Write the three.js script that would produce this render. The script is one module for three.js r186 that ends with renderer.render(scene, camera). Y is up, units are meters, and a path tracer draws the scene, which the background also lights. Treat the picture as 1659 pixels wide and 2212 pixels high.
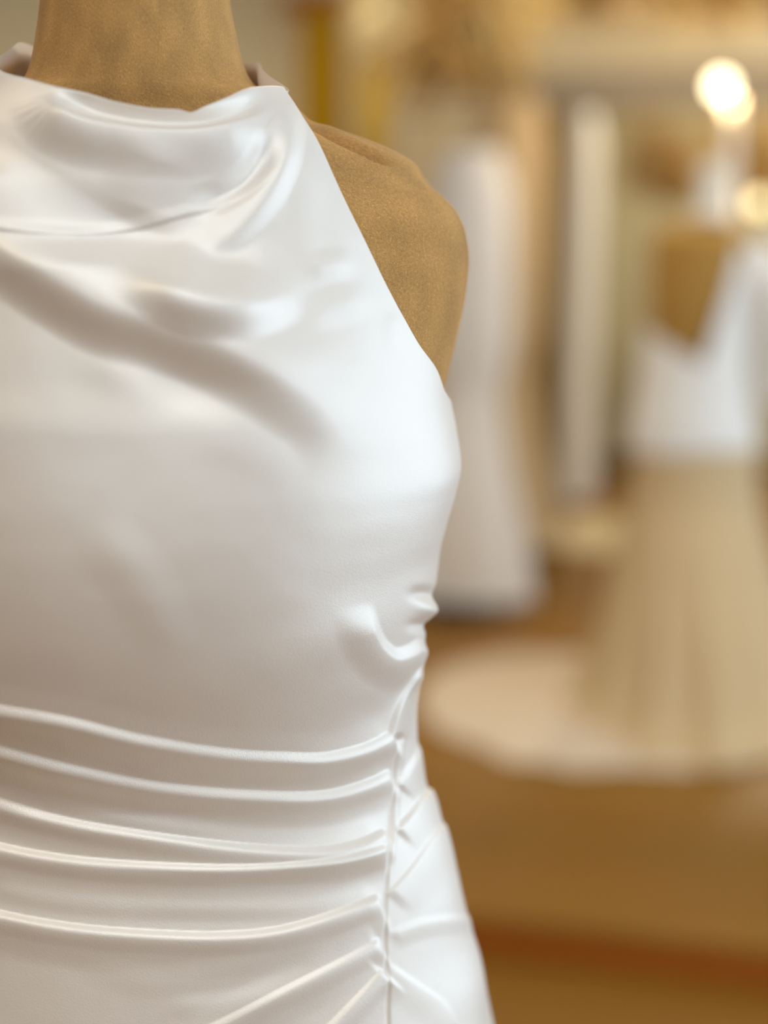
import * as THREE from 'three';
import { mergeGeometries } from 'three/addons/utils/BufferGeometryUtils.js';
import { RoundedBoxGeometry } from 'three/addons/geometries/RoundedBoxGeometry.js';
import { RectAreaLightUniformsLib } from 'three/addons/lights/RectAreaLightUniformsLib.js';
import { ImprovedNoise } from 'three/addons/math/ImprovedNoise.js';

// ---------------------------------------------------------------- camera, sky, lights, exposure
const W = 1659, H = 2212, F = 3000, PITCH = 10.3 * Math.PI / 180, YAW = 14 * Math.PI / 180, EYE = 1.36;
const scene = new THREE.Scene();
const camera = new THREE.PerspectiveCamera(2 * Math.atan(H / 2 / F) * 180 / Math.PI, W / H, 0.05, 60);
camera.position.set(0, EYE, 0);
camera.rotation.order = 'YXZ';
camera.rotation.set(-PITCH, YAW, 0);
camera.focus = 0.79;
camera.userData.fStop = 1.55;
scene.add(camera);
scene.background = new THREE.Color(0.62, 0.74, 0.92);
scene.backgroundIntensity = 1.5;
const renderer = new THREE.WebGLRenderer({ antialias: true });
renderer.toneMapping = THREE.LinearToneMapping;
renderer.toneMappingExposure = 0.62;
renderer.shadowMap.enabled = true;
RectAreaLightUniformsLib.init();
function areaLight(name, color, intensity, w, h, at, to) {
  const l = new THREE.RectAreaLight(color, intensity, w, h);
  l.name = name; l.position.set(...at); l.lookAt(...to); scene.add(l); return l;
}
const RX = 2.35, LX = -4.0, FZ = 2.6, BZ = -5.75, FARZ = -8.6, CEIL = 2.95, STEP = 0.08;   // the room's limits
areaLight('daylight_side', new THREE.Color(0.70, 0.87, 1.0), 2.25, 5.2, 2.6, [RX - 0.04, 1.42, -1.95], [0, 1.42, -1.95]);
areaLight('daylight_front', new THREE.Color(0.78, 0.92, 1.0), 1.2, 2.8, 1.35, [0.8, 2.1, FZ - 0.04], [0.8, 2.1, 0]);

// ---------------------------------------------------------------- helpers
const noise = new ImprovedNoise();
let seed = 7;
const rnd = () => { seed = (seed * 1664525 + 1013904223) % 4294967296; return seed / 4294967296; };
const rr = (a, b) => a + (b - a) * rnd();
const taken = {};
function numbered(n) { const k = taken[n] = (taken[n] ?? -1) + 1; return k ? n + '_' + String(k).padStart(3, '0') : n; }
function obj(name, geo, mat, parent = scene) {
  const m = new THREE.Mesh(Array.isArray(geo) ? mergeGeometries(geo.map((g) => g.index ? g.toNonIndexed() : g)) : geo, mat);
  m.name = parent === scene ? numbered(name) : name; m.castShadow = m.receiveShadow = true; parent.add(m); return m;
}
function tag(o, label, category, group) { o.userData.label = label; o.userData.category = category; if (group) o.userData.group = group; return o; }
function thing(name, label, category, pos = [0, 0, 0], turn = 0, group) {
  const o = new THREE.Group(); o.name = numbered(name); o.position.set(...pos); o.rotation.y = turn; scene.add(o);
  return tag(o, label, category, group);
}
function struct(name, geo, mat) { const m = obj(name, geo, mat); m.userData.kind = 'structure'; return m; }
function box(x0, x1, y0, y1, z0, z1) { const g = new THREE.BoxGeometry(x1 - x0, y1 - y0, z1 - z0); g.translate((x0 + x1) / 2, (y0 + y1) / 2, (z0 + z1) / 2); return g; }
const tube = (pts, r, n = 40, k = 8) => new THREE.TubeGeometry(new THREE.CatmullRomCurve3(pts.map((p) => p.isVector3 ? p : new THREE.Vector3(...p))), n, r, k);
const lathe = (pts, n = 32) => new THREE.LatheGeometry(pts.map((p) => new THREE.Vector2(...p)), n);
const ss = (t) => { t = t < 0 ? 0 : t > 1 ? 1 : t; return t * t * (3 - 2 * t); };
const lerp = (a, b, t) => a + (b - a) * t;
function table(rows) {   // smooth (monotone cubic) lookup through [x, y] pairs
  const n = rows.length, d = [], m = [];
  for (let i = 0; i < n - 1; i++) d.push((rows[i + 1][1] - rows[i][1]) / (rows[i + 1][0] - rows[i][0]));
  for (let i = 0; i < n; i++) m.push(i === 0 ? d[0] : i === n - 1 ? d[n - 2] : d[i - 1] * d[i] <= 0 ? 0 : 2 * d[i - 1] * d[i] / (d[i - 1] + d[i]));
  return (x) => {
    if (x <= rows[0][0]) return rows[0][1];
    if (x >= rows[n - 1][0]) return rows[n - 1][1];
    let i = 0; while (x > rows[i + 1][0]) i++;
    const h = rows[i + 1][0] - rows[i][0], t = (x - rows[i][0]) / h, t2 = t * t, t3 = t2 * t;
    return (2 * t3 - 3 * t2 + 1) * rows[i][1] + (t3 - 2 * t2 + t) * h * m[i] + (-2 * t3 + 3 * t2) * rows[i + 1][1] + (t3 - t2) * h * m[i + 1];
  };
}
// a photo measurement turned into a place: along the sight line to a floor height, a wall plane or a distance
camera.updateMatrixWorld(true);
const axR = new THREE.Vector3(1, 0, 0).applyQuaternion(camera.quaternion), axU = new THREE.Vector3(0, 1, 0).applyQuaternion(camera.quaternion), axF = new THREE.Vector3(0, 0, -1).applyQuaternion(camera.quaternion);
const dir = (px, py) => axF.clone().addScaledVector(axR, (px - W / 2) / F).addScaledVector(axU, (H / 2 - py) / F);
const at = (px, py, d) => dir(px, py).multiplyScalar(d).add(camera.position);
const onY = (px, py, y) => { const d = dir(px, py); return d.multiplyScalar((y - EYE) / d.y).add(camera.position); };
const onZ = (px, py, z) => { const d = dir(px, py); return d.multiplyScalar(z / d.z).add(camera.position); };

// ---------------------------------------------------------------- textures and materials
function dataTexture(w, h, fn, srgb) {
  const d = new Uint8Array(w * h * 4);
  for (let y = 0; y < h; y++) for (let x = 0; x < w; x++) { const c = fn(x / w, y / h, x, y), i = (y * w + x) * 4; d[i] = c[0]; d[i + 1] = c[1]; d[i + 2] = c[2]; d[i + 3] = 255; }
  const t = new THREE.DataTexture(d, w, h); t.wrapS = t.wrapT = THREE.RepeatWrapping; t.magFilter = THREE.LinearFilter; t.minFilter = THREE.LinearMipmapLinearFilter; t.generateMipmaps = true;
  if (srgb) t.colorSpace = THREE.SRGBColorSpace;
  t.needsUpdate = true; return t;
}
const grey = (v) => { v = Math.max(0, Math.min(255, v)); return [v, v, v]; };
const satinGrain = dataTexture(512, 512, () => grey(128 + 44 * (rnd() + rnd() - 1)));
satinGrain.repeat.set(1 / 0.16, 1 / 0.16);
const velvetColor = dataTexture(512, 512, (u, v, x, y) => {
  const n = 1 + 0.10 * noise.noise(u * 9, v * 9, 1) + 0.15 * (rnd() + rnd() - 1) + 0.05 * noise.noise(x * 0.21, y * 0.21, 5) + (rnd() > 0.985 ? 0.25 : 0);
  return [Math.min(255, 192 * n), Math.min(255, 146 * n), Math.min(255, 86 * n)];
}, true);
velvetColor.repeat.set(1 / 0.2, 1 / 0.2);
const velvetBump = dataTexture(512, 512, (u, v, x, y) => grey(128 + 60 * (rnd() - 0.5) + 60 * noise.noise(x * 0.3, y * 0.3, 2)));
velvetBump.repeat.set(1 / 0.2, 1 / 0.2);
const woodMap = dataTexture(512, 512, (u, v) => {
  const g = noise.noise(u * 3, v * 40, 0) * 0.5 + noise.noise(u * 7 + 3, v * 110, 2) * 0.3 + noise.noise(u * 1.5, v * 9, 8) * 0.5, k = 1 + 0.16 * g;
  return [Math.min(255, 190 * k), Math.min(255, 138 * k), Math.min(255, 46 * k)];
}, true);
const plaster = dataTexture(256, 256, (u, v, x, y) => grey(200 + 14 * noise.noise(u * 12, v * 12, 3) + 8 * (rnd() - 0.5)));
const M = {
  satin: new THREE.MeshPhysicalMaterial({ color: new THREE.Color(0.92, 0.855, 0.78), roughness: 0.46, metalness: 0.3, bumpMap: satinGrain, bumpScale: 0.0004, side: THREE.DoubleSide }),
  velvet: new THREE.MeshPhysicalMaterial({ map: velvetColor, roughness: 0.95, bumpMap: velvetBump, bumpScale: 0.0006, sheen: 0.35, sheenRoughness: 0.5, sheenColor: new THREE.Color(0.75, 0.55, 0.34) }),
  metal: new THREE.MeshStandardMaterial({ color: 0xb9b4a8, metalness: 0.9, roughness: 0.35 }),
  wall: new THREE.MeshStandardMaterial({ color: new THREE.Color(0.72, 0.62, 0.42), roughness: 0.9, bumpMap: plaster, bumpScale: 0.001 }),
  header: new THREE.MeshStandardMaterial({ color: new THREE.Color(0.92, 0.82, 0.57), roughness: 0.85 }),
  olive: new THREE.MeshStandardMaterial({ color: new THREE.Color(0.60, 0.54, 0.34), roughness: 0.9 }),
  wallPale: new THREE.MeshStandardMaterial({ color: new THREE.Color(0.74, 0.72, 0.64), roughness: 0.9, bumpMap: plaster, bumpScale: 0.001 }),
  wallTan: new THREE.MeshStandardMaterial({ color: new THREE.Color(0.58, 0.38, 0.20), roughness: 0.9, bumpMap: plaster, bumpScale: 0.001 }),
  ceiling: new THREE.MeshStandardMaterial({ color: new THREE.Color(0.80, 0.76, 0.70), roughness: 0.95 }),
  frame: new THREE.MeshStandardMaterial({ color: new THREE.Color(0.42, 0.36, 0.27), roughness: 0.6 }),
  ochreWood: new THREE.MeshStandardMaterial({ color: new THREE.Color(0.19, 0.105, 0.003), roughness: 0.85 }),
  mustard: new THREE.MeshPhysicalMaterial({ color: new THREE.Color(0.60, 0.36, 0.004), roughness: 0.8, sheen: 0.1, specularIntensity: 0.2, sheenColor: new THREE.Color(0.6, 0.4, 0.1), side: THREE.DoubleSide }),
  gold: new THREE.MeshPhysicalMaterial({ color: new THREE.Color(0.93, 0.66, 0.08), roughness: 0.7, side: THREE.DoubleSide }),
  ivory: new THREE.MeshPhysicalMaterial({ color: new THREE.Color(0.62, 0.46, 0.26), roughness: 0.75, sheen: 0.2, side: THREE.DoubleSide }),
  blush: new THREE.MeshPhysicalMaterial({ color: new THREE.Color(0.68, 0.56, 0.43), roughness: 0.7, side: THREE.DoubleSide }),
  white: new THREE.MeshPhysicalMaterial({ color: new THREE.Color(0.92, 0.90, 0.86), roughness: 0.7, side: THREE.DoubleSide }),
  tanForm: new THREE.MeshStandardMaterial({ color: new THREE.Color(0.46, 0.25, 0.05), roughness: 0.85 }),
  enamel: new THREE.MeshStandardMaterial({ color: new THREE.Color(0.82, 0.78, 0.70), roughness: 0.4 }),
  straw: new THREE.MeshStandardMaterial({ color: new THREE.Color(0.90, 0.68, 0.29), roughness: 0.95, side: THREE.DoubleSide }),
  strawDark: new THREE.MeshStandardMaterial({ color: new THREE.Color(0.42, 0.235, 0.06), roughness: 0.95, side: THREE.DoubleSide }),
  strawPale: new THREE.MeshStandardMaterial({ color: new THREE.Color(0.92, 0.78, 0.46), roughness: 0.95, side: THREE.DoubleSide }),
  rug: new THREE.MeshStandardMaterial({ color: new THREE.Color(0.78, 0.66, 0.42), roughness: 0.95 }),
  darkWood: new THREE.MeshStandardMaterial({ color: new THREE.Color(0.42, 0.11, 0.001), roughness: 0.9 }),
  shade: new THREE.MeshStandardMaterial({ color: new THREE.Color(0.03, 0.02, 0.012), roughness: 0.7 }),
  glass: new THREE.MeshPhysicalMaterial({ color: 0xffffff, transmission: 1, thickness: 0, roughness: 0.02 }),
};
const woods = [[1, 1, 1], [0.9, 0.88, 0.84], [1.06, 1.03, 1.0], [0.96, 0.92, 0.95]].map((c) => new THREE.MeshStandardMaterial({ map: woodMap, color: new THREE.Color(0.50 * c[0], 0.46 * c[1], 0.22 * c[2]), roughness: 0.42 }));

// ---------------------------------------------------------------- the room
const stepLine = onY(1350, 2017, STEP).z;     // the platform's front edge
const floor = struct('floor', box(LX - 0.2, RX + 0.2, -0.12, -0.018, FARZ - 0.2, FZ + 0.2), M.darkWood);
const platform = struct('platform', box(LX, RX, -0.02, STEP - 0.016, FARZ, stepLine - 0.012), M.darkWood);
function planks(parent, y, z0, z1, width, off) {
  const lens = [1.5, 1.9, 2.3], geos = lens.map((l) => {
    const g = new RoundedBoxGeometry(l - 0.003, 0.016, width - 0.003, 1, 0.0015), uv = g.attributes.uv, p = g.attributes.position;
    for (let i = 0; i < uv.count; i++) uv.setXY(i, p.getX(i) / 1.2, p.getZ(i) / 0.5);
    return g;
  });
  let k = 0;
  for (let z = z0; z > z1; z -= width) {
    let x = LX - rr(0, 1.2);
    while (x < RX) {
      const i = Math.floor(rnd() * 3), m = obj('plank', geos[i], woods[Math.floor(rnd() * 4)], parent);
      if (x + lens[i] > RX + 0.05 || x < LX) {   // cut at the wall
        const a = Math.max(x, LX + 0.002), b = Math.min(x + lens[i], RX - 0.002);
        m.scale.x = (b - a) / lens[i]; m.position.set((a + b) / 2, y - 0.008, z - width / 2);
        if (b - a < 0.05) parent.remove(m);
      } else m.position.set(x + lens[i] / 2, y - 0.008, z - width / 2);
      x += lens[i]; k++;
    }
  }
}
planks(floor, 0, FZ, stepLine - 0.01, 0.17);
planks(platform, STEP, stepLine, FARZ + 0.1, 0.17);
obj('riser', box(LX + 0.01, RX - 0.01, 0.0, STEP - 0.016, stepLine - 0.012, stepLine - 0.002), M.darkWood, platform);

struct('ceiling', box(LX - 0.2, RX + 0.2, CEIL, CEIL + 0.15, FARZ - 0.2, FZ + 0.2), M.ceiling);
struct('wall_left', box(LX - 0.15, LX, 0, CEIL, FARZ - 0.15, FZ + 0.15), M.wallPale);
// the right wall with its window, the front wall with the shop window
const sw = { z0: -4.6, z1: 0.7, y0: 0.1, y1: 2.75 }, fw = { x0: -0.6, x1: 2.2, y0: 1.4, y1: 2.75 };
struct('wall_right', [box(RX, RX + 0.15, 0, sw.y0, FARZ - 0.15, FZ + 0.15), box(RX, RX + 0.15, sw.y1, CEIL, FARZ - 0.15, FZ + 0.15), box(RX, RX + 0.15, sw.y0, sw.y1, sw.z1, FZ + 0.15), box(RX, RX + 0.15, sw.y0, sw.y1, FARZ - 0.15, sw.z0)], M.wall);
struct('wall_front', [box(LX, RX, 0, fw.y0, FZ, FZ + 0.15), box(LX, RX, fw.y1, CEIL, FZ, FZ + 0.15), box(LX, fw.x0, fw.y0, fw.y1, FZ, FZ + 0.15), box(fw.x1, RX, fw.y0, fw.y1, FZ, FZ + 0.15)], M.wallTan);
const win1 = struct('window_1', box(RX + 0.06, RX + 0.066, sw.y0, sw.y1, sw.z0, sw.z1), M.glass);
obj('window_frame', [box(RX + 0.03, RX + 0.1, sw.y0, sw.y0 + 0.06, sw.z0, sw.z1), box(RX + 0.03, RX + 0.1, sw.y1 - 0.06, sw.y1, sw.z0, sw.z1), box(RX + 0.03, RX + 0.1, sw.y0, sw.y1, sw.z0, sw.z0 + 0.06), box(RX + 0.03, RX + 0.1, sw.y0, sw.y1, sw.z1 - 0.06, sw.z1), box(RX + 0.03, RX + 0.1, sw.y0, sw.y1, -1.98, -1.92)], M.enamel, win1);
const win2 = struct('window_2', box(fw.x0, fw.x1, fw.y0, fw.y1, FZ + 0.06, FZ + 0.066), M.glass);
obj('window_frame', [box(fw.x0, fw.x1, fw.y0, fw.y0 + 0.06, FZ + 0.03, FZ + 0.1), box(fw.x0, fw.x1, fw.y1 - 0.06, fw.y1, FZ + 0.03, FZ + 0.1), box(fw.x0, fw.x0 + 0.06, fw.y0, fw.y1, FZ + 0.03, FZ + 0.1), box(fw.x1 - 0.06, fw.x1, fw.y0, fw.y1, FZ + 0.03, FZ + 0.1)], M.enamel, win2);
// back wall: solid on the left, a wide opening with a pale header on the right, the far room's wall behind
const jambX = onZ(1176, 600, BZ).x, headY = onZ(1400, 232, BZ).y, headTop = onZ(1400, 150, BZ).y;
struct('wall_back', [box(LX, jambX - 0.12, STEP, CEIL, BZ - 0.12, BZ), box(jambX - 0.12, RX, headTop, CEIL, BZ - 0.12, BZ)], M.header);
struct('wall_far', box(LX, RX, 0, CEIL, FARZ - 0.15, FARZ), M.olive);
const trim = struct('trim_1', box(jambX - 0.12, RX - 0.002, headY, headTop, BZ - 0.13, BZ + 0.03), M.frame);
obj('jamb', box(jambX - 0.118, jambX + 0.075, STEP, headY, BZ - 0.13, BZ + 0.02), M.ochreWood, trim);
struct('baseboard_far', box(LX, RX, STEP, STEP + 0.09, FARZ, FARZ + 0.018), M.ochreWood);

// ---------------------------------------------------------------- the foreground form and gown, in the form's own axes (x across, z towards the viewer)
const XO = -0.146, DEP = 0.86, cp = Math.cos(PITCH), sp = Math.sin(PITCH);
function pix(X, Y, Z) { const d = DEP - Z, y = Y - EYE, D = d * cp - y * sp; return [W / 2 + F * (X + XO) / D, H / 2 - F * (y * cp + d * sp) / D]; }
const yAt = (py, Z = 0) => { const k = (H / 2 - py) / F, d = DEP - Z; return EYE + d * (k * cp - sp) / (cp + k * sp); };
const formPlace = new THREE.Vector3(0, 0, -DEP).add(new THREE.Vector3(XO, 0, 0)).applyAxisAngle(new THREE.Vector3(0, 1, 0), YAW);

// sculpting tool: fold lines measured across the front, each an uneven swell of given width above / below the line
function spline(pts) { const c = new THREE.CatmullRomCurve3(pts.map((p) => new THREE.Vector3(p[0], p[1], 0)), false, 'centripetal'); return c.getSpacedPoints(Math.max(12, Math.round(c.getLength() / 9))); }
const folds = [];
function fold(A, wU, wL, pts, t0 = 0.12, t1 = 0.12, sharp = 1) {
  const s = spline(pts), m = Math.max(wU, wL);
  folds.push({ A: A / 1000, wU, wL, s, t0, t1, sharp, x0: Math.min(...s.map((p) => p.x)) - m, x1: Math.max(...s.map((p) => p.x)) + m, y0: Math.min(...s.map((p) => p.y)) - m, y1: Math.max(...s.map((p) => p.y)) + m });
}
function relief(x, y) {
  let h = 0;
  for (const f of folds) {
    if (x < f.x0 || x > f.x1 || y < f.y0 || y > f.y1) continue;
    let best = 1e9, bi = 0, bt = 0;
    for (let i = 0; i < f.s.length - 1; i++) {
      const a = f.s[i], b = f.s[i + 1], dx = b.x - a.x, dy = b.y - a.y, L = dx * dx + dy * dy;
      let t = ((x - a.x) * dx + (y - a.y) * dy) / L; t = t < 0 ? 0 : t > 1 ? 1 : t;
      const ex = a.x + t * dx - x, ey = a.y + t * dy - y, q = ex * ex + ey * ey;
      if (q < best) { best = q; bi = i; bt = t; }
    }
    const a = f.s[bi], b = f.s[bi + 1], side = (b.x - a.x) * (y - a.y) - (b.y - a.y) * (x - a.x), d = Math.sqrt(best), w = side < 0 ? f.wU : f.wL;
    if (d >= w) continue;
    const u = (bi + bt) / (f.s.length - 1), e = Math.min(f.t0 ? ss(u / f.t0) : 1, f.t1 ? ss((1 - u) / f.t1) : 1);
    h += f.A * e * (f.sharp > 1 && side < 0 ? 1 - (d / w) * (d / w) : ss(1 - d / w));
  }
  return h;
}
const lumps = [];
function lump(A, x, y, rx, ry, turn = 0) { lumps.push([A / 1000, x, y, rx, ry, Math.cos(turn), Math.sin(turn)]); }
function swell(x, y) { let h = 0; for (const [A, cx, cy, rx, ry, c, s] of lumps) { const dx = x - cx, dy = y - cy, u = (dx * c + dy * s) / rx, v = (-dx * s + dy * c) / ry, q = u * u + v * v; if (q < 9) h += A * Math.exp(-q); } return h + 0.0004 * noise.noise(x / 190, y / 150, 4.2) + 0.00012 * noise.noise(x / 70, y / 60, 9.1); }
//FOLDS_BEGIN
// cowl and bodice
fold(14, 190, 112, [[-140, 420], [-40, 490], [40, 545], [140, 612], [240, 668], [350, 700], [470, 745], [590, 815], [690, 880], [755, 965], [795, 1055]], 0.1, 0.38);
fold(0.9, 30, 5, [[-140, 470], [-60, 490], [0, 500], [90, 508], [170, 508], [300, 488], [400, 462], [480, 440], [560, 400], [605, 350]], 0.05, 0.15);
fold(-5, 125, 90, [[-140, 470], [-60, 490], [0, 500], [90, 508], [170, 508], [300, 488], [400, 462], [480, 440], [560, 400], [605, 350]], 0.05, 0.5);
fold(7, 38, 100, [[105, 190], [120, 235], [180, 268], [300, 288], [420, 290], [500, 278], [580, 240]], 0.15, 0.2);
fold(-5, 30, 32, [[120, 200], [200, 232], [320, 258], [430, 260], [520, 235], [590, 203]], 0.2, 0.2);
fold(3.5, 45, 60, [[560, 225], [605, 235], [620, 270], [616, 330], [596, 390], [560, 445], [500, 505], [440, 545], [330, 572]], 0.3, 0.6);
fold(-4, 45, 45, [[585, 275], [572, 330], [540, 380], [480, 420], [400, 445]], 0.25, 0.3);
fold(11, 140, 85, [[285, 545], [318, 595], [385, 645], [470, 667], [550, 657], [620, 622], [670, 580]], 0.36, 0.4);
fold(0.7, 60, 40, [[640, 300], [655, 360], [657, 450], [652, 610]], 0.3, 0.3);
fold(1.5, 44, 44, [[640, 600], [710, 572], [780, 572]], 0.45, 0.45);
fold(1.3, 54, 54, [[640, 690], [700, 670], [770, 650], [820, 640]], 0.3, 0.4);
fold(0.6, 30, 30, [[853, 665], [848, 720], [845, 770]], 0.35, 0.35);
fold(1.3, 90, 90, [[170, 1130], [280, 1230], [350, 1350], [380, 1440]], 0.3, 0.3);
fold(1.3, 90, 90, [[480, 1480], [620, 1430], [760, 1350], [820, 1270]], 0.35, 0.35);
fold(2.2, 130, 120, [[360, 300], [330, 400], [300, 492]], 0.3, 0.25);
lump(1.6, 262, 812, 80, 48, 0.5); lump(-1.2, 400, 845, 70, 45, 0.5); lump(1.2, 520, 962, 110, 55, 0.5);
fold(0.7, 40, 50, [[150, 2080], [330, 2112], [520, 2092], [640, 2050]], 0.3, 0.3);
fold(0.7, 36, 44, [[330, 2185], [520, 2160], [650, 2118]], 0.3, 0.3);
fold(1.1, 55, 34, [[-60, 1895], [0, 1918], [150, 1948], [400, 1962], [700, 1950], [800, 1915]], 0.1, 0.2);
fold(0.8, 36, 36, [[40, 1712], [200, 1752], [330, 1778], [520, 1796]], 0.3, 0.3);
fold(0.7, 30, 26, [[60, 1590], [180, 1622], [330, 1660], [430, 1672]], 0.3, 0.3);
// side dart and nub
fold(3.8, 26, 80, [[785, 1300], [800, 1365], [820, 1400], [850, 1422], [885, 1415], [925, 1390]], 0.3, 0.1);
lump(4.5, 932, 1316, 24, 18);
lump(-3, 918, 1284, 26, 14);
lump(-3, 915, 1352, 26, 12);
// bodice hem over the side
fold(3.5, 50, 6, [[905, 1430], [885, 1470], [860, 1522], [846, 1565], [838, 1592]], 0.2, 0.1);
// waist pleats
const PA = 3.6, PU = 15, PL = 72;
fold(PA, PU, PL, [[-140, 1505], [0, 1534], [148, 1560], [321, 1602], [506, 1631], [610, 1637], [700, 1638], [783, 1620], [856, 1587]], 0.02, 0.018, 2);
fold(1.3, 62, 40, [[-140, 1505], [0, 1534], [148, 1560], [321, 1602], [506, 1631], [610, 1637], [700, 1638], [783, 1620], [856, 1587]], 0.02, 0.04);
fold(PA, PU, PL, [[-140, 1585], [0, 1623], [148, 1661], [321, 1697], [548, 1720], [700, 1720], [787, 1698], [848, 1672]], 0.02, 0.018, 2);
fold(1.3, 62, 40, [[-140, 1585], [0, 1623], [148, 1661], [321, 1697], [548, 1720], [700, 1720], [787, 1698], [848, 1672]], 0.02, 0.04);
fold(PA, PU, PL, [[-140, 1690], [0, 1737], [148, 1779], [321, 1809], [506, 1834], [620, 1842], [709, 1841], [774, 1828], [839, 1800]], 0.02, 0.018, 2);
fold(1.3, 62, 40, [[-140, 1690], [0, 1737], [148, 1779], [321, 1809], [506, 1834], [620, 1842], [709, 1841], [774, 1828], [839, 1800]], 0.02, 0.04);
fold(PA, PU, PL, [[-140, 1790], [0, 1834], [148, 1861], [321, 1874], [506, 1878], [620, 1873], [730, 1861], [835, 1835]], 0.02, 0.018, 2);
fold(1.3, 62, 40, [[-140, 1790], [0, 1834], [148, 1861], [321, 1874], [506, 1878], [620, 1873], [730, 1861], [835, 1835]], 0.02, 0.04);
fold(PA, PU, PL + 20, [[-140, 1945], [0, 1980], [148, 2007], [321, 2022], [485, 2026], [600, 2015], [709, 1985], [826, 1941]], 0.02, 0.018, 2);
fold(1.3, 62, 40, [[-140, 1945], [0, 1980], [148, 2007], [321, 2022], [485, 2026], [600, 2015], [709, 1985], [826, 1941]], 0.02, 0.04);
fold(PA - 1.5, PU, PL, [[380, 2262], [485, 2212], [600, 2152], [730, 2087], [824, 2037]], 0.02, 0.018, 2);
fold(1.3, 62, 40, [[380, 2262], [485, 2212], [600, 2152], [730, 2087], [824, 2037]], 0.02, 0.04);
fold(PA - 1.5, PU, PL, [[660, 2280], [726, 2212], [780, 2155], [830, 2100]], 0.02, 0.018, 2);
fold(1.3, 62, 40, [[660, 2280], [726, 2212], [780, 2155], [830, 2100]], 0.02, 0.04);
// side seam and the pleats behind it
fold(-1.4, 7, 7, [[856, 1585], [853, 1640], [848, 1700], [841, 1800], [835, 1900], [832, 1960], [832, 2050], [835, 2110], [838, 2212], [842, 2300]], 0.02, 0.02);
fold(1.2, 9, 12, [[870, 1590], [865, 1640], [860, 1700], [852, 1800], [846, 1900]], 0.05, 0.3);
fold(2, 12, 60, [[856, 1702], [880, 1672], [902, 1634], [915, 1600]], 0.1, 0.05);
fold(2.6, 12, 70, [[852, 1800], [885, 1765], [918, 1722], [960, 1680]], 0.1, 0.02);
fold(1.6, 12, 80, [[836, 1940], [890, 1880], [940, 1811], [1000, 1740]], 0.1, 0.02);
fold(1, 14, 40, [[838, 2022], [913, 1995], [1010, 1984], [1080, 1984]], 0.1, 0.02);
fold(1.3, 12, 70, [[836, 2086], [900, 2130], [957, 2172], [990, 2230]], 0.1, 0.1);
//FOLDS_END

// silhouette of the gown on the photographed side, its spread above the arm line, and how far it stands off the form in front
const outline = table([[100, 640], [185, 655], [300, 770], [420, 850], [530, 905], [650, 945], [740, 962], [800, 968], [850, 972], [930, 987], [1000, 995], [1050, 986], [1120, 966], [1180, 950], [1250, 942], [1320, 928], [1400, 912], [1470, 897], [1530, 899], [1620, 905], [1690, 919], [1760, 950], [1860, 984], [1980, 1011], [2080, 1042], [2212, 1064], [2500, 1150], [3400, 1500], [5200, 2300]]);
const front = table([[0, 0.36], [0.4, 0.25], [0.8, 0.145], [0.9, 0.126], [0.97, 0.114], [1.045, 0.1045], [1.058, 0.1075], [1.08, 0.1165], [1.1, 0.1258], [1.13, 0.1379], [1.16, 0.1463], [1.19, 0.1509], [1.212, 0.152], [1.27, 0.147], [1.3, 0.138], [1.36, 0.122], [1.42, 0.11], [1.46, 0.1], [1.5, 0.095]]);
const rear = table([[0, 0.42], [0.8, 0.16], [1.04, 0.09], [1.25, 0.11], [1.5, 0.08]]);
const NA = 500, Y0 = 0, Y1 = 1.52, halfW = new Float32Array(NA + 1);
for (let i = 0; i <= NA; i++) {
  const y = lerp(Y0, Y1, i / NA), S = outline(pix(0, y, 0)[1]), c = pix(0, y, 0)[0], b = front(y), r = rear(y);
  let a = 0.18;
  for (let k = 0; k < 6; k++) { let m = 0; for (let j = 30; j <= 130; j++) { const q = j * Math.PI / 180, z = Math.cos(q); m = Math.max(m, pix(a * Math.sin(q), y, (z > 0 ? b : r) * z)[0]); } a *= (S - c) / (m - c); }
  halfW[i] = a;
}
const across = (y) => { const t = Math.min(NA - 0.001, Math.max(0, (y - Y0) / (Y1 - Y0) * NA)), i = Math.floor(t); return lerp(halfW[i], halfW[i + 1], t - i); };
function skin(y, q) {
  const c = Math.cos(q), s = Math.sin(q);
  return [across(y) * Math.sign(s) * Math.pow(Math.abs(s), 0.94), y, c > 0 ? front(y) * Math.pow(c, 0.88) : rear(y) * c];
}
const halter = table([[100, 585], [150, 598], [186, 616], [225, 641], [300, 690], [410, 741], [530, 800], [650, 860], [740, 910], [800, 950], [850, 966]]);
const neckline = table([[-70, 130], [-25, 140], [0, 152], [50, 164], [110, 180], [180, 195], [250, 215], [330, 229], [385, 232], [412, 237], [440, 226], [490, 205], [545, 183], [590, 180], [640, 187]]);
// angle at which the cloth ends: at the halter edge above the arm line, round the side below it
const NE = 600, ends = new Float32Array(NE + 1);
for (let i = 0; i <= NE; i++) {
  const y = lerp(1.1, 1.52, i / NE);
  let lo = 0.3, hi = 1.75;
  for (let k = 0; k < 30; k++) { const m = (lo + hi) / 2, p = pix(...skin(y, m)); if (p[0] > halter(p[1])) hi = m; else lo = m; }
  const py = pix(0, y, 0)[1];
  ends[i] = lerp(lo, 2.0, ss((py - 830) / 90));
}
const endAt = (y) => { const t = (y - 1.1) / 0.42 * NE; if (t <= 0) return 2.0; const i = Math.min(NE - 1, Math.floor(t)); return lerp(ends[i], ends[i + 1], Math.min(1, t - i)); };
const bare = (y, s) => skin(y, s * endAt(y));
function topAt(s) { let lo = 1.36, hi = 1.52; for (let k = 0; k < 30; k++) { const m = (lo + hi) / 2, p = pix(...bare(m, s)); if (p[1] < neckline(p[0])) hi = m; else lo = m; } return lo; }
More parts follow.
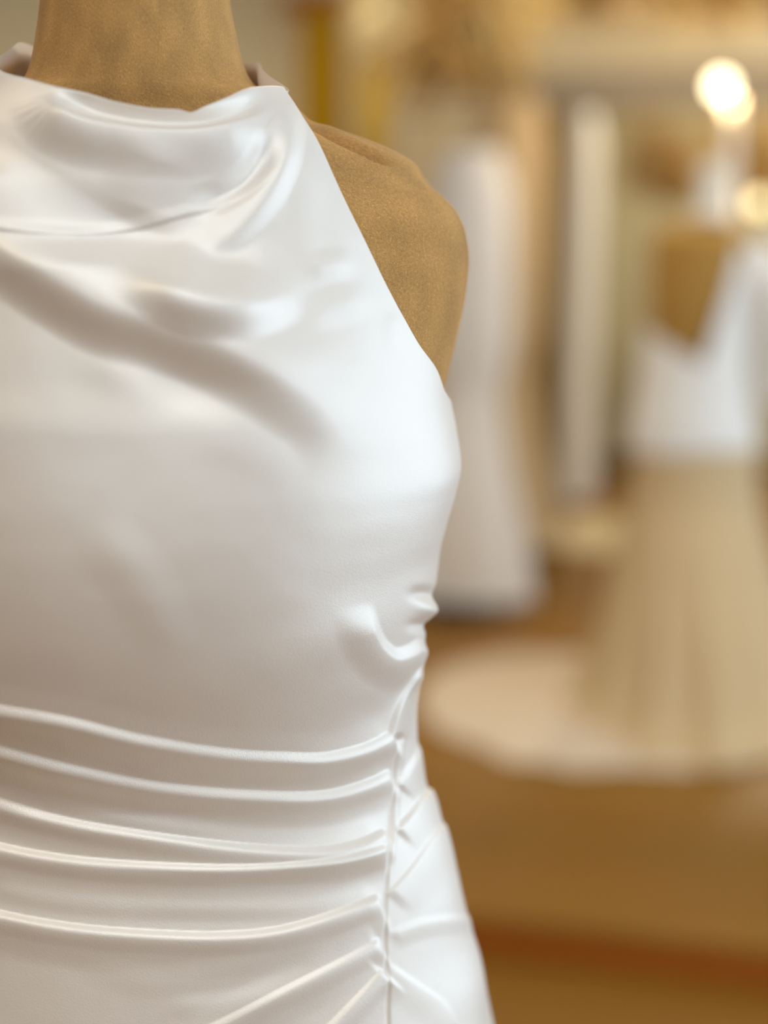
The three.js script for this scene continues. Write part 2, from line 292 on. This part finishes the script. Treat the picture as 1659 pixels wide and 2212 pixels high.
// the grid: dense where it shows, wide-meshed out of the frame
const cols = [], rows = [];
for (let i = 0; i < 40; i++) cols.push(lerp(-1, -0.42, i / 40));
for (let i = 0; i <= 460; i++) cols.push(lerp(-0.42, 1, i / 460));
const yLow = yAt(2290, 0.1), yMid = yAt(420, 0.1);
for (let i = 0; i < 150; i++) rows.push([0, i / 150]);
for (let i = 0; i < 560; i++) rows.push([1, i / 560]);
for (let i = 0; i <= 40; i++) rows.push([2, i / 40]);
const NC = cols.length, NR = rows.length, P = new Float32Array(NC * NR * 3), UV = new Float32Array(NC * NR * 2), PX = new Float32Array(NC * NR * 2);
const cutTop = cols.map(topAt);
rows.forEach(([k, t], r) => cols.forEach((s, c) => {
  const y = k === 0 ? lerp(cutTop[c], yMid, t) : k === 1 ? lerp(yMid, yLow, t) : lerp(yLow, 0.004, t), i = r * NC + c, q = s * endAt(y);
  const p = bare(y, s), [x, v] = pix(...p), e = 0.004, pa = skin(y, q + e), pb = skin(y + e, q);
  const u1 = [pa[0] - p[0], pa[1] - p[1], pa[2] - p[2]], u2 = [pb[0] - p[0], pb[1] - p[1], pb[2] - p[2]];
  let n = [u1[1] * u2[2] - u1[2] * u2[1], u1[2] * u2[0] - u1[0] * u2[2], u1[0] * u2[1] - u1[1] * u2[0]];
  const L = Math.hypot(...n) || 1; n = n.map((a) => a / L);
  let h = k === 2 ? (relief(x, v) + swell(x, v)) * (1 - ss(t * 4)) + 0.03 * t * Math.cos(q * 11) : relief(x, v) + swell(x, v);
  const rim = Math.max(0, (Math.abs(s) - 0.975) / 0.025) * (y > yAt(960) ? 1 : 0), lip = k === 0 ? Math.max(0, 1 - t * 150 / 5) : 0;
  h -= 0.0032 * rim * rim + 0.003 * lip * lip;
  P.set([p[0] + n[0] * h, p[1] + n[1] * h, p[2] + n[2] * h], i * 3);
  UV.set([q * 0.17, y], i * 2); PX.set([x, v], i * 2);
}));
const seamX = table([[1300, 960], [1430, 905], [1470, 885], [1522, 860], [1565, 846], [1592, 838], [1600, 855], [1700, 848], [1800, 841], [1900, 835], [1960, 832], [2110, 835], [2300, 842]]);
const waistTop = table([[-300, 1470], [-140, 1505], [0, 1534], [148, 1560], [321, 1602], [506, 1631], [610, 1637], [700, 1638], [783, 1620], [856, 1587]]);
const waistEnd = table([[-300, 1900], [-140, 1945], [0, 1980], [148, 2007], [321, 2022], [485, 2026], [600, 2015], [709, 1985], [826, 1941]]);
const region = (x, v) => v > 1430 && x > seamX(v) ? 2 : v < waistTop(x) - 9 ? 0 : v < waistEnd(x) - 9 ? 1 : 3;
const lists = [[], [], [], []];
for (let r = 0; r < NR - 1; r++) for (let c = 0; c < NC - 1; c++) {
  const a = r * NC + c, b = a + 1, d = a + NC, e = d + 1, g = region((PX[2 * a] + PX[2 * e]) / 2, (PX[2 * a + 1] + PX[2 * e + 1]) / 2);
  lists[g].push(a, d, b, b, d, e);
}
const sheet = new THREE.BufferGeometry();
sheet.setAttribute('position', new THREE.BufferAttribute(P, 3)); sheet.setAttribute('uv', new THREE.BufferAttribute(UV, 2)); sheet.setIndex(lists.flat()); sheet.computeVertexNormals();
function cut(list) {
  const map = new Map(), p = [], n = [], u = [], ix = [], N = sheet.attributes.normal.array;
  for (const i of list) { let k = map.get(i); if (k === undefined) { k = map.size; map.set(i, k); p.push(P[3 * i], P[3 * i + 1], P[3 * i + 2]); n.push(N[3 * i], N[3 * i + 1], N[3 * i + 2]); u.push(UV[2 * i], UV[2 * i + 1]); } ix.push(k); }
  const g = new THREE.BufferGeometry(); g.setAttribute('position', new THREE.Float32BufferAttribute(p, 3)); g.setAttribute('normal', new THREE.Float32BufferAttribute(n, 3)); g.setAttribute('uv', new THREE.Float32BufferAttribute(u, 2)); g.setIndex(ix); return g;
}
const gown = thing('satin_gown', 'white satin halter gown with cowl neck and pleated waist, close up on the tan form', 'wedding dress', formPlace.toArray(), YAW);
obj('bodice', cut(lists[0]), M.satin, gown);
obj('pleated_waist', cut(lists[1]), M.satin, gown);
obj('side_panel', cut(lists[2]), M.satin, gown);
obj('skirt', cut(lists[3]), M.satin, gown);
const point = (r, c) => { const i = (r * NC + c) * 3; return new THREE.Vector3(P[i], P[i + 1], P[i + 2]); };
// the back of the gown and the collar's band behind the neck (hardly in view)
{
  const p = [], ix = [], u = [], nr = 40, nc = 30;
  for (let r = 0; r <= nr; r++) for (let c = 0; c <= nc; c++) {
    const y = lerp(0.004, yAt(900), r / nr), q = lerp(1.98, Math.PI * 2 - 1.98, c / nc), s = skin(y, q), k = 1 + 0.06 * (1 - r / nr) * Math.cos(q * 14);
    p.push(s[0] * k, s[1], s[2] * k); u.push(q * 0.17, y);
    if (r < nr && c < nc) { const a = r * (nc + 1) + c; ix.push(a, a + 1, a + nc + 1, a + 1, a + nc + 2, a + nc + 1); }
  }
  const g = new THREE.BufferGeometry(); g.setAttribute('position', new THREE.Float32BufferAttribute(p, 3)); g.setAttribute('uv', new THREE.Float32BufferAttribute(u, 2)); g.setIndex(ix); g.computeVertexNormals();
  obj('back_panel', g, M.satin, gown);
}
{
  const p = [], ix = [], u = [], nc = 120, nr = 16, a0 = point(0, NC - 1), b0 = point(0, 0);
  const yl = yAt(112), yr = yAt(184);
  for (let c = 0; c <= nc; c++) {
    const t = c / nc, q = lerp(0.95, 2 * Math.PI - 0.95, t), mid = Math.sin(t * Math.PI), side = Math.cos(q);
    const top = lerp(lerp(a0.y, b0.y, t), lerp(yr, yl, t) + 0.012, ss(mid * 1.6));
    for (let r = 0; r <= nr; r++) {
      const v = r / nr, flare = 0.012 * v * v + 0.003 * Math.sin(v * 9 + q * 2), rx = lerp(Math.abs(t < 0.5 ? a0.x : b0.x), 0.073, ss(mid * 2.2)) + flare, rz = 0.075 + flare;
      p.push(Math.sin(q) * rx / Math.max(0.81, 1 - 0.19 * (1 - ss(mid * 2.2))), top - v * 0.045, side * rz + 0.0); u.push(q * 0.08, v * 0.05);
      if (r < nr && c < nc) { const a = c * (nr + 1) + r; ix.push(a, a + 1, a + nr + 1, a + 1, a + nr + 2, a + nr + 1); }
    }
  }
  const g = new THREE.BufferGeometry(); g.setAttribute('position', new THREE.Float32BufferAttribute(p, 3)); g.setAttribute('uv', new THREE.Float32BufferAttribute(u, 2)); g.setIndex(ix); g.computeVertexNormals();
  obj('collar_band', g, M.satin, gown);
}
// the tan dress form: neck, sloping shoulder, rounded arm cap, narrowing to the waist
{
  const form = thing('dress_form', 'tan velvet dress form with bare neck and shoulder, wearing the satin halter gown', 'mannequin', formPlace.toArray(), YAW);
  const edge = table([[-140, 480], [0, 496], [80, 511], [150, 530], [190, 556], [208, 600], [232, 640], [252, 668], [264, 692], [274, 717], [287, 753], [306, 807], [330, 862], [350, 896], [364, 909], [382, 918], [400, 932], [425, 960], [460, 990], [500, 1007], [560, 1015], [640, 1007], [730, 988], [840, 962], [1000, 940], [1250, 870], [1620, 830], [2000, 900], [2400, 960]]);
  const depth = table([[0.75, 0.115], [0.9, 0.1], [1.04, 0.082], [1.15, 0.1], [1.25, 0.12], [1.32, 0.105], [1.38, 0.085], [1.42, 0.07], [1.45, 0.06], [1.47, 0.06], [1.6, 0.056]]);
  const p = [], ix = [], u = [], nr = 720, nc = 240, yTop = yAt(-120), yBot = 0.75;
  for (let r = 0; r <= nr; r++) {
    const y = lerp(yTop, yBot, r / nr), py = pix(0, y, 0)[1], S = edge(py), c0 = pix(0, y, 0)[0], a0 = (S - c0) / F * (DEP * cp - (y - EYE) * sp), b = depth(y), open = ss((py - 200) / 200) * (1 - ss((py - 700) / 300));
    for (let c = 0; c <= nc; c++) {
      const q = c / nc * Math.PI * 2 + Math.PI, s = Math.sin(q), k = Math.cos(q), e = lerp(1, 0.8, open);
      let X = a0 * Math.sign(s) * Math.pow(Math.abs(s), e), Z = b * Math.sign(k) * Math.pow(Math.abs(k), e) - 0.012 * open;
      const [x, v] = pix(X, y, Z), g = relief2(x, v); 
      p.push(X, y - g, Z - g * 0.6); u.push(q * 0.12, y);
      if (r < nr && c < nc) { const a = r * (nc + 1) + c; ix.push(a, a + nc + 1, a + 1, a + 1, a + nc + 1, a + nc + 2); }
    }
  }
  function relief2(x, v) {   // the groove of the shoulder seam
    let m = 1e9; const s = [[590, 222], [650, 254], [682, 271], [717, 290], [753, 308], [807, 334], [850, 352]];
    for (let i = 0; i < s.length - 1; i++) { const [ax, ay] = s[i], [bx, by] = s[i + 1], t = Math.max(0, Math.min(1, ((x - ax) * (bx - ax) + (v - ay) * (by - ay)) / ((bx - ax) ** 2 + (by - ay) ** 2))); m = Math.min(m, Math.hypot(ax + t * (bx - ax) - x, ay + t * (by - ay) - v)); }
    return 0.009 * ss(1 - m / 14) * (1 - ss((x - 790) / 70));
  }
  const g = new THREE.BufferGeometry(); g.setAttribute('position', new THREE.Float32BufferAttribute(p, 3)); g.setAttribute('uv', new THREE.Float32BufferAttribute(u, 2)); g.setIndex(ix); g.computeVertexNormals();
  obj('torso', g, M.velvet, form);
  obj('neck_cap', lathe([[0, yTop + 0.05], [0.015, yTop + 0.048], [0.03, yTop + 0.03], [0.045, yTop + 0.012], [0.054, yTop + 0.004], [0.056, yTop - 0.002]]), M.enamel, form);
  obj('pole', lathe([[0, 0.02], [0.014, 0.02], [0.014, 0.8], [0, 0.8]], 20), M.metal, form);
  obj('base', lathe([[0, 0], [0.16, 0], [0.165, 0.006], [0.16, 0.014], [0.03, 0.022], [0, 0.024]], 40), M.metal, form);
}

// ---------------------------------------------------------------- gowns in the background
function drape(rowsIn, nFold, amp, nc = 120, nr = 90, phase = 0) {   // rings [y, cx, cz, rx, rz] joined, folds growing towards the hem
  const cols5 = [1, 2, 3, 4].map((k) => table(rowsIn.map((r) => [-r[0], r[k]]))), y0 = rowsIn[0][0], y1 = rowsIn[rowsIn.length - 1][0], p = [], ix = [], u = [];
  for (let r = 0; r <= nr; r++) {
    const t = r / nr, y = lerp(y0, y1, t), [cx, cz, rx, rz] = cols5.map((f) => f(-y)), a = amp * ss((t - 0.1) / 0.9);
    for (let c = 0; c <= nc; c++) {
      const q = c / nc * Math.PI * 2, w = 1 + a * (Math.cos(q * nFold + phase + 0.6 * Math.sin(t * 3)) + 0.5 * Math.cos(q * (nFold * 2 - 3) + 1.7 * phase) + 0.4 * Math.sin(q * 5 + t * 2));
      p.push(cx + Math.sin(q) * rx * w, y, cz + Math.cos(q) * rz * w); u.push(q * 0.3, y);
      if (r < nr && c < nc) { const i = r * (nc + 1) + c; ix.push(i, i + nc + 1, i + 1, i + 1, i + nc + 1, i + nc + 2); }
    }
  }
  const g = new THREE.BufferGeometry(); g.setAttribute('position', new THREE.Float32BufferAttribute(p, 3)); g.setAttribute('uv', new THREE.Float32BufferAttribute(u, 2)); g.setIndex(ix); g.computeVertexNormals(); return g;
}
// the gown on its own form, back towards us, the train spread to the left
const gb = onY(1481, 1500, STEP), GD = gb.clone().sub(camera.position).dot(axF), gk = GD / F;   // metres per photo pixel there
const gy = (py) => at(1481, py, GD).y - STEP, gw = (px) => (px - 1512) * gk;
{
  const form = thing('dress_form', 'mustard tan dress form with white neck cap, its bare back in the blurred gown', 'mannequin', gb.toArray(), YAW);
  const fr = [[492, 70], [504, 98], [525, 108], [600, 108], [680, 102], [760, 92], [880, 84], [1000, 100], [1080, 106]].map(([py, h]) => [gy(py), 0.0, 0, h * gk, h * gk * 0.62]);
  fr.unshift([gy(484), 0, 0, 34 * gk, 30 * gk]);
  obj('torso', drape(fr, 1, 0, 64, 60), M.tanForm, form);
  const nk = obj('neck_cap', lathe([[0, gy(484)], [44 * gk, gy(484)], [46 * gk, gy(472)], [36 * gk, gy(455)], [28 * gk, gy(440)], [26 * gk, gy(425)], [30 * gk, gy(408)], [31 * gk, gy(392)], [26 * gk, gy(374)], [14 * gk, gy(364)], [0, gy(362)]]), M.enamel, form); nk.position.x = gw(1524);
  obj('pole', lathe([[0, 0.02], [0.014, 0.02], [0.014, gy(1060)], [0, gy(1060)]], 16), M.metal, form);
  obj('base', lathe([[0, 0], [0.16, 0], [0.165, 0.008], [0.16, 0.016], [0, 0.024]], 32), M.metal, form);

  const g = thing('wedding_gown', 'blurred ivory gown with deep V back and round train spread on the wooden platform', 'wedding dress', gb.toArray(), YAW);
  // bodice with the V cut out of the back: rows end at the V's edge
  const bw = table([[500, 100], [560, 110], [640, 112], [740, 112], [820, 116], [900, 124], [960, 128]]);
  const vee = (py) => Math.max(0, (772 - py) / 260);
  for (const side of [-1, 1]) {
    const p = [], ix = [], nr = 40, nc = 30, topPy = side > 0 ? 512 : 700;
    for (let r = 0; r <= nr; r++) for (let c = 0; c <= nc; c++) {
      const py = lerp(topPy, 960, r / nr), cutA = Math.min(1.35, vee(py) * (side > 0 ? 0.72 : 4.2)), q = lerp(cutA - (cutA ? 0 : 0.02), Math.PI * (cutA > 0.3 && py < 560 ? 0.8 : 1), c / nc), R = (bw(py) + 2) * gk;
      p.push(side * Math.sin(q) * R + (side > 0 ? 0 : 0) - 0.012, gy(py), Math.cos(q) * R * 0.66);
      if (r < nr && c < nc) { const i = r * (nc + 1) + c; ix.push(i, i + nc + 1, i + 1, i + 1, i + nc + 1, i + nc + 2); }
    }
    const b = new THREE.BufferGeometry(); b.setAttribute('position', new THREE.Float32BufferAttribute(p, 3)); b.setAttribute('uv', new THREE.Float32BufferAttribute(new Array(p.length / 3 * 2).fill(0), 2)); b.setIndex(ix); b.computeVertexNormals();
    obj('bodice', b, M.white, g);
  }
  obj('sleeve', drape([[gy(520), gw(1612), 0, 0.045, 0.06], [gy(600), gw(1640), 0.02, 0.075, 0.08], [gy(700), gw(1665), 0.03, 0.07, 0.075], [gy(800), gw(1668), 0.03, 0.055, 0.06], [gy(860), gw(1668), 0.03, 0.04, 0.045]], 4, 0.06, 60, 30), M.white, g);
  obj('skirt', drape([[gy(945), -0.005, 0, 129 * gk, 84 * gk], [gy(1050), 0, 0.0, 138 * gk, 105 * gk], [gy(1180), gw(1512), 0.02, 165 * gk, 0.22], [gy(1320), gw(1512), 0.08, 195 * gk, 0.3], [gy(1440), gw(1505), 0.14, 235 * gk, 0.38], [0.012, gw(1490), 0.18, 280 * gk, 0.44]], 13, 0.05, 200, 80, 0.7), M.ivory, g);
  // the train: a shallow, wavy-edged sheet lying on the boards
  const p = [], ix = [], nc = 150, nr = 24, inv = new THREE.Matrix4().makeRotationY(-YAW);
  const rim = spline([[1600, 1660], [1480, 1668], [1340, 1664], [1240, 1668], [1180, 1655], [1100, 1648], [1040, 1618], [960, 1588], [915, 1548], [905, 1500], [945, 1455], [1040, 1424], [1180, 1412], [1300, 1415], [1420, 1430], [1600, 1440], [1760, 1500], [1770, 1590], [1690, 1645], [1600, 1660]]);
  for (let c = 0; c <= nc; c++) {
    const e = rim[Math.round(c / nc * (rim.length - 1))], w = onY(e.x, e.y, STEP).sub(gb).applyMatrix4(inv);
    for (let r = 0; r <= nr; r++) {
      const t = r / nr, rise = 0.006 + 0.14 * Math.pow(1 - t, 2.2) + 0.010 * (1 + Math.sin(c * 0.55 + t * 2)) * (0.3 + t * (1 - t));
      p.push(lerp(gw(1480), w.x, t), t === 1 ? 0.004 : rise, lerp(0.16, w.z, t));
      if (r < nr && c < nc) { const i = c * (nr + 1) + r; ix.push(i, i + 1, i + nr + 1, i + 1, i + nr + 2, i + nr + 1); }
    }
  }
  const tr = new THREE.BufferGeometry(); tr.setAttribute('position', new THREE.Float32BufferAttribute(p, 3)); tr.setAttribute('uv', new THREE.Float32BufferAttribute(new Array(p.length / 3 * 2).fill(0), 2)); tr.setIndex(ix); tr.computeVertexNormals();
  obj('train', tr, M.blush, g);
  obj('waist_lace', drape([[gy(850), -0.012, 0, 122 * gk, 82 * gk], [gy(900), -0.012, 0, 128 * gk, 87 * gk], [gy(950), -0.008, 0, 134 * gk, 90 * gk]], 18, 0.02, 120, 12), M.white, g);
}
// gowns hanging from a rail along the back wall
const railD = 4.95;
function hangingGown(label, px, D, prof, mat, nf, phase, group) {   // prof rows: [py, half width px]
  const k = D / F, base = at(px, 720, D), g = thing('hanging_gown', label, 'wedding dress', [base.x, 0, base.z], YAW, group);
  const rowsG = prof.map(([py, h, dx = 0]) => [at(px, py, D).y, dx * k, 0, h * k, Math.min(0.17, h * k * 0.6)]);
  obj('bodice', drape(rowsG.filter((r) => r[0] >= rowsG[Math.floor(rowsG.length / 2)][0]), nf, 0.05, 90, 40, phase), mat, g);
  obj('skirt', drape(rowsG.filter((r) => r[0] <= rowsG[Math.floor(rowsG.length / 2)][0]), nf, 0.11, 140, 60, phase), mat, g);
  const y = rowsG[0][0], h = rowsG[0][3];
  obj('hanger', [tube([[-h * 0.9, y - 0.01, 0], [-h * 0.4, y + 0.02, 0], [0, y + 0.04, 0], [h * 0.4, y + 0.02, 0], [h * 0.9, y - 0.01, 0]], 0.006, 30, 6), tube([[0, y + 0.04, 0], [0, y + 0.09, 0], [0.018, y + 0.115, 0], [0, y + 0.135, 0], [-0.018, y + 0.118, 0]], 0.003, 24, 6)], M.ochreWood, g);
  return y + 0.135 - 0.003;
}
const railY = hangingGown('long blurred ivory gown with pinkish skirt, hanging just behind the bare shoulder', 1015, railD, [[330, 62], [420, 88], [560, 92], [720, 88], [850, 66], [930, 78], [1080, 98, 5], [1240, 112, 15], [1318, 118, 20]], M.white, 9, 0.4);
hangingGown('blurred cream gown, trumpet shaped, hanging right of the pinkish gown beside the doorway', 1104, railD + 0.28, [[220, 52], [300, 70], [480, 72], [700, 64], [800, 46], [900, 62], [1060, 84, 5], [1195, 96, 8]], M.ivory, 8, 2.1);
hangingGown('narrow pale gown hanging alone beyond the doorway', 1246, 7.2, [[235, 26], [330, 42], [560, 42], [760, 40], [940, 42], [1090, 44]], M.white, 7, 1.2);
{
  const p = at(1246, 720, 7.2), y = at(1246, 235, 7.2).y + 0.13, t = thing('ceiling_hook', 'thin wire hook from the ceiling carrying the narrow pale gown', 'hook', [p.x, y, p.z]);
  obj('wire', tube([[0, -0.04, 0], [0, 0.5, 0], [0, CEIL - y, 0]], 0.003, 12, 6), M.metal, t);
  const c = lathe([[0, 0], [0.02, 0], [0.02, -0.006], [0, -0.01]], 16); c.translate(0, CEIL - y, 0); obj('plate', c, M.metal, t);
}

// ---------------------------------------------------------------- lamp with two bulbs behind the gown
{
  const D = 4.6, b = at(1582, 330, D), t = thing('floor_lamp', 'pale floor lamp with two bare glowing bulbs standing behind the gown', 'lamp', [b.x, STEP, b.z], YAW), k = D / F;
  const yTop = at(1582, 205, D).y - STEP, y2 = at(1582, 470, D).y - STEP, x1 = (1548 - 1582) * k, x2 = (1642 - 1582) * k, yb1 = at(1548, 192, D).y - STEP, yb2 = at(1642, 440, D).y - STEP;
  obj('base', lathe([[0, 0], [0.14, 0], [0.145, 0.01], [0.13, 0.02], [0.02, 0.03], [0, 0.03]], 36), M.enamel, t);
  obj('pole', lathe([[0, 0.02], [0.022, 0.02], [0.022, yTop - 0.03], [0.012, yTop - 0.02], [0, yTop - 0.02]], 20), M.enamel, t);
  obj('arm', tube([[0, yTop - 0.04, 0], [x1 * 0.6, yTop - 0.07, 0.02], [x1, yb1 - 0.045, 0.03]], 0.007, 20, 8), M.enamel, t);
  obj('arm', tube([[0, y2 - 0.06, 0], [x2 * 0.6, y2 - 0.06, 0.02], [x2, yb2 - 0.045, 0.03]], 0.007, 20, 8), M.enamel, t);
  const glow = [new THREE.Color(1, 0.86, 0.52), new THREE.Color(1, 0.80, 0.30)];
  [[x1, yb1, 26, 0.032, 1.6], [x2, yb2, 7, 0.03, 0.12]].forEach(([x, y, e, r, w], i) => {
    const g = new THREE.SphereGeometry(r, 24, 18); g.translate(x, y, 0.03);
    obj('bulb', g, new THREE.MeshStandardMaterial({ color: 0xffffff, emissive: glow[i], emissiveIntensity: e * 0.5 }), t);
    const l = new THREE.PointLight(new THREE.Color(1, 0.72, 0.38), w, 0, 2); l.position.set(x, y, 0.03); l.castShadow = true; l.name = 'bulb_light'; t.add(l);
    obj('socket', (() => { const s = lathe([[0, -0.05], [0.016, -0.05], [0.018, -0.03], [0.014, 0], [0, 0]], 16); s.translate(x, y - r + 0.01, 0.03); return s; })(), M.metal, t);
  });
}
// a square white light panel in the ceiling of the shop's front
{
  const t = thing('light_panel', 'square white light panel in the ceiling near the shop window', 'lamp', [0.1, CEIL, 0.55]);
  obj('frame', [box(-0.84, 0.84, -0.03, 0, -0.64, -0.6), box(-0.84, 0.84, -0.03, 0, 0.6, 0.64), box(-0.84, -0.8, -0.03, 0, -0.6, 0.6), box(0.8, 0.84, -0.03, 0, -0.6, 0.6)], M.enamel, t);
  obj('diffuser', box(-0.8, 0.8, -0.02, -0.005, -0.6, 0.6), new THREE.MeshStandardMaterial({ color: 0xffffff, emissive: new THREE.Color(0.95, 0.98, 1), emissiveIntensity: 1.2 }), t);
  areaLight('panel_light', new THREE.Color(0.77, 0.91, 1), 3.7, 1.6, 1.2, [0.1, CEIL - 0.035, 0.55], [0.1, 0, 0.5501]);
}
// warm recessed lamps in the ceiling
for (const [x, z, w, label] of [[-1.5, 0.2, 8, 'round ceiling lamp near the left wall'], [0.4, 1.2, 7, 'round ceiling lamp inside the shop window'], [-0.55, -2.3, 5, 'round ceiling lamp above the satin gown'], [0.75, -3.7, 6.6, 'round ceiling lamp above the gown with the train'], [-2.6, -4.0, 5, 'round ceiling lamp in the corner by the left wall'], [-1.0, -3.55, 13, 'round ceiling lamp before the mustard curtains'], [0.4, -7.2, 32, 'round ceiling lamp in the far room']]) {
  const t = thing('ceiling_lamp', label, 'lamp', [x, CEIL, z]);
  obj('ring', lathe([[0.07, 0], [0.1, 0], [0.1, -0.008], [0.085, -0.014], [0.07, -0.008], [0.07, 0]], 32), M.enamel, t);
  obj('bulb', lathe([[0, -0.006], [0.07, -0.006], [0.07, 0], [0, 0]], 32), new THREE.MeshStandardMaterial({ color: 0xffffff, emissive: new THREE.Color(1, 0.75, 0.42), emissiveIntensity: 6 }), t);
  const l = new THREE.SpotLight(z > -3 ? new THREE.Color(1, 0.84, 0.58) : new THREE.Color(1, 0.89, 0.68), w * 0.75, 0, z > -3 ? 1.0 : 1.47, 0.35, 2); l.position.set(0, -0.03, 0); l.target.position.set(0, -3, 0); l.castShadow = true; l.shadow.radius = 5; l.name = 'ceiling_lamp_light'; t.add(l, l.target);
}

// ---------------------------------------------------------------- curtains, rail, rug, dried grasses
function curtain(label, px0, px1, z, y0, y1, mat, n) {
  const a = onZ(px0, 300, z), b = onZ(px1, 300, z), w = b.x - a.x, c = thing('curtain', label, 'curtain', [(a.x + b.x) / 2, 0, z]), p = [], ix = [], nc = 90, nr = 12;
  for (let r = 0; r <= nr; r++) for (let k = 0; k <= nc; k++) {
    const u = k / nc, v = r / nr; p.push((u - 0.5) * w, lerp(y1, y0, v), 0.03 * Math.sin(u * n * Math.PI * 2 + 0.3 * v) * (0.6 + 0.4 * v));
    if (r < nr && k < nc) { const i = r * (nc + 1) + k; ix.push(i, i + nc + 1, i + 1, i + 1, i + nc + 1, i + nc + 2); }
  }
  const g = new THREE.BufferGeometry(); g.setAttribute('position', new THREE.Float32BufferAttribute(p, 3)); g.setAttribute('uv', new THREE.Float32BufferAttribute(new Array(p.length / 3 * 2).fill(0), 2)); g.setIndex(ix); g.computeVertexNormals();
  obj('cloth', g, mat, c);
  return c;
}
const cz = BZ + 0.16, rodY = onZ(700, 12, cz).y;
curtain('dark mustard curtain against the back wall, nearest the neck of the form', 650, 741, cz, STEP + 0.01, rodY, M.mustard, 3);
curtain('narrow golden curtain against the back wall, left of the dried grasses', 778, 842, cz, STEP + 0.01, onZ(800, 120, cz).y, M.gold, 2);
{
  const a = onZ(628, 8, cz), b = onZ(790, 8, cz), t = thing('curtain_rod', 'dark wooden curtain pole above the mustard curtain', 'curtain rod', [0, 0, 0]);
  const rg = new THREE.CylinderGeometry(0.03, 0.03, b.x - a.x, 16); rg.rotateZ(Math.PI / 2); rg.translate((a.x + b.x) / 2, rodY + 0.02, cz);
  obj('pole', rg, M.darkWood, t);
  for (const x of [a.x, b.x]) { const f = new THREE.SphereGeometry(0.045, 16, 12); f.translate(x, rodY + 0.02, cz); obj('finial', f, M.darkWood, t); }
  for (const x of [a.x + 0.06, b.x - 0.06]) obj('bracket', box(x - 0.012, x + 0.012, rodY, rodY + 0.04, BZ, cz), M.darkWood, t);
}
{
  const t = thing('clothes_rail', 'thin rail carrying the hanging gowns', 'rail');
  const y = railY, p0 = at(860, 300, railD), p1 = at(1060, 300, railD);
  obj('bar', tube([[p0.x, y, p0.z], [(p0.x + p1.x) / 2, y, (p0.z + p1.z) / 2], [p1.x, y, p1.z]], 0.01, 12, 10), M.metal, t);
  obj('upright', tube([[p0.x, STEP, p0.z], [p0.x, y * 0.5, p0.z], [p0.x, y, p0.z]], 0.012, 12, 10), M.metal, t);
}
{
  const c = onY(1290, 1155, STEP), r = new THREE.CylinderGeometry(0.5, 0.51, 0.012, 48); r.translate(0, 0.006, 0);
  const m = obj('rug', r, M.rug); m.position.set(c.x, STEP, c.z); m.scale.set(0.55, 1, 0.8); tag(m, 'small pale round rug on the floor beyond the doorway', 'rug');
}
{
  const c = onY(985, 1345, STEP), t = obj('shoe_box', new RoundedBoxGeometry(0.24, 0.06, 0.2, 2, 0.006), M.shade); t.position.set(c.x, STEP + 0.03, c.z - 0.1); t.rotation.y = YAW; tag(t, 'low dark box on the floor under the pinkish hanging gown', 'box');
}
// one plume of dried grass: a bent stem and a feathery head of narrow blades
function plume(len, blades, mat, spread) {
  const gs = [], head = len * 0.62;
  for (let i = 0; i < blades; i++) {
    const t = rnd(), y = -len + head * t, L = rr(0.07, 0.15) * (0.5 + Math.sin(Math.PI * Math.min(1, t + 0.12))), a = rnd() * Math.PI * 2, o = rr(0.1, 0.4) * spread;
    const g = new THREE.ConeGeometry(0.0055, L, 4, 1); g.translate(0, -L / 2, 0); g.rotateZ(o * 3); g.rotateY(a); g.translate(0, y + 0.04, 0); gs.push(g);
  }
  return mergeGeometries(gs.map((g) => g.toNonIndexed()));
}
const mats = [M.straw, M.strawDark, M.strawPale];
const heads = [[0.5, 130, 1], [0.6, 150, 1.2], [0.42, 110, 0.9]].map(([l, n, s]) => [l, plume(l, n, null, s)]);
function hang(px, py, D, kind, mat, tilt, label, group, scale = 1) {   // py: where the tip comes
  const [len, g] = heads[kind], tip = at(px, py, D), tone = ['straw-coloured', 'brown', 'pale cream'][mat], t = thing('dried_plume', tone + ' ' + label, 'dried grass', [tip.x, tip.y + len * scale + 0.03, tip.z], rr(0, 6), tone + ' ' + group);
  t.scale.setScalar(scale); t.rotation.z = tilt;
  obj('head', g, mats[mat], t);
  obj('stem', tube([[0, -len * 0.9, 0], [0.004, -len * 0.5, 0], [0, 0, 0]], 0.003, 12, 5), M.strawDark, t);
}
for (let i = 0; i < 20; i++) hang(852 + (i * 61) % 215, 60 + rr(0, 190) * (i % 3 ? 1 : 0.6), 4.4 + rr(-0.25, 0.25), i % 3, i % 4 === 1 ? 1 : i % 3 === 0 ? 2 : 0, rr(-0.15, 0.15), 'dried pampas plume in the big hanging bunch above the gowns', 'plumes of the big hanging bunch', rr(0.9, 1.2));
for (let i = 0; i < 20; i++) hang(1060 + i * 32 + rr(-9, 9), rr(0, 70), 4.98 + rr(-0.1, 0.1), i % 3, [0, 1, 2, 1][i % 4], rr(-0.1, 0.1), 'dried grass plume hanging in a row across the pale header', 'plumes hanging in a row across the header', rr(0.8, 1.05));
// brown dried bunches on the far room's wall
for (let i = 0; i < 9; i++) hang(1385 + i * 38, 430 + rr(-30, 20), 7.3, i % 3, 1, rr(-0.3, 0.3), 'dried bunch hanging before the far wall behind the neck cap', 'dried bunches before the far wall', 1);
{
  const a = at(800, -60, 4.4), b = at(1700, -60, 5.0), t = thing('hanging_branch', 'long bare branch under the ceiling carrying the dried grasses', 'branch');
  obj('wood', tube([[a.x - 0.2, a.y + 0.1, a.z], [(a.x + b.x) / 2, a.y + 0.12, (a.z + b.z) / 2], [b.x, a.y + 0.1, b.z]], 0.02, 40, 8), M.darkWood, t);
}
renderer.render(scene, camera);
